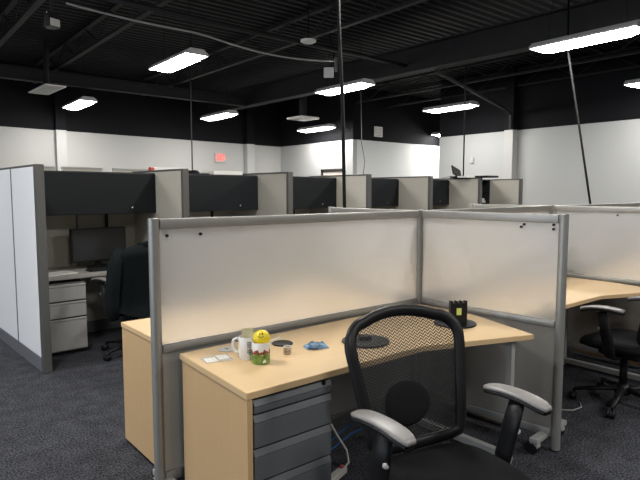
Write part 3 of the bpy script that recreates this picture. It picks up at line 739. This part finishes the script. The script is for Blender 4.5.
r = thing('foil_packet', 'crumpled blue and white foil packet on the desk', 'packet', (1.70, 2.092, DZ), rad(-20))
random.seed(5)
def pk(u, v):
    x = -.058 + .116 * u; y = -.038 + .076 * v
    e = min(u, 1 - u, v, 1 - v) * 2
    return Vector((x, y + .006 * math.sin(9 * u), .002 + .024 * min(1, e * 2.2) * (.55 + .45 * math.sin(11 * u + 5 * v)) + random.uniform(0, .006) * (1 if e > 0 else 0)))
b = MB(); b.grid(pk, 16, 12); b.box((-.055, -.035, 0), (.055, .035, .003)); b.build('packet_body', M['packet'], r)
b = MB(); b.box((-.05, -.036, .012), (.02, -.012, .03), .004); b.build('torn_flap', M['packet'], r); kids(r)[-1].rotation_euler = (rad(12), rad(6), .2)
def stand(label, loc, rz, short):
    r = thing('monitor_stand', label, 'monitor stand', loc, rz)
    MB().lathe([(0, 0), (.118, 0), (.122, .004), (.12, .010), (.06, .014), (0, .015)], 40).build('round_base', M['black'], r, 'auto')
    if short:
        MB().box((-.03, -.015, .012), (.03, .02, .035), .006).build('neck_stub', M['black'], r)
        return r
    MB().box((-.05, -.060, .012), (.05, -.028, .135), .004).build('upright', M['black'], r)
    b = MB()
    for x in (-.042, -.014, .014, .042): b.box((x - .008, -.058, .133), (x + .008, -.030, .146), .002)
    b.build('clip_hook', M['black'], r)
    MB().box((-.014, -.0615, .066), (.014, -.0598, .106)).build('sticker', M['sticker'], r)
    return r
stand('black monitor stand with an upright and a yellow sticker, by the desk corner', (2.632, 1.955, DZ), rad(-33), False)
stand('flat black round monitor stand base seen through the chair mesh', (1.955, 2.005, DZ), rad(-30), True)

# ------------------------------------------------------------------ cables and power strip under the desk
wire('data_cable', [(1.85, 2.36, .012), (2.05, 2.40, .03), (2.2, 2.42, .07), (2.4, 2.44, .09), (2.6, 2.45, .02)], .006, 'blue_cable', 'upper blue data cable under the mug desk')
wire('data_cable', [(1.83, 2.30, .012), (2.03, 2.35, .012), (2.2, 2.38, .04), (2.4, 2.39, .05), (2.62, 2.40, .012)], .006, 'blue_cable', 'lower blue data cable under the mug desk')
wire('power_cable', [(2.0, 2.44, .70), (2.02, 2.44, .5), (1.99, 2.44, .3), (1.98, 2.42, .02)], .005, 'grey_cable', 'thin grey cord dropping from the desk behind the drawers')
r = thing('power_strip', 'pale power strip with a red switch beside the graphite drawers', 'power strip', (1.86, 2.10, .035), rad(20))
MB().box((-.12, -.019, -.03), (.06, .019, .006), .006).build('strip_body', M['grey_cable'], r)
MB().box((.02, -.010, .005), (.042, .010, .013), .003).build('rocker_switch', M['red_switch'], r)
MB().tube([(.06, 0, -.01), (.11, .0, .0), (.14, .03, .05), (.13, .08, .12), (.09, .10, .20)], .007, 8).build('strip_lead', M['grey_cable'], r, True)
wire('loose_wire', [(3.62, 1.80, .008), (3.68, 1.74, .008), (3.78, 1.73, .008), (3.86, 1.78, .008)], .004, 'grey_cable', 'thin pale wire end lying on the carpet beyond the caster')

# ------------------------------------------------------------------ camera and view
cam = bpy.data.cameras.new('camera'); cam.lens = 555 / 640 * 36; cam.sensor_width = 36; cam.clip_start = .05
co = bpy.data.objects.new('camera', cam); COL.objects.link(co); co.location = (0, 0, 1.5); co.rotation_euler = (rad(85), 0, rad(-39.5)); S.camera = co
wd = bpy.data.worlds.new('world'); S.world = wd; wd.use_nodes = True
wd.node_tree.nodes['Background'].inputs[0].default_value = (.7, .8, 1, 1); wd.node_tree.nodes['Background'].inputs[1].default_value = .02
vs = S.view_settings; vs.view_transform = 'Standard'; vs.look = 'None'; vs.exposure = 0.75; vs.gamma = 1; vs.use_curve_mapping = False
cy = S.cycles; cy.use_denoising = True; cy.max_bounces = 10; cy.diffuse_bounces = 4; cy.transmission_bounces = 8; cy.transparent_max_bounces = 12; cy.sample_clamp_indirect = 4
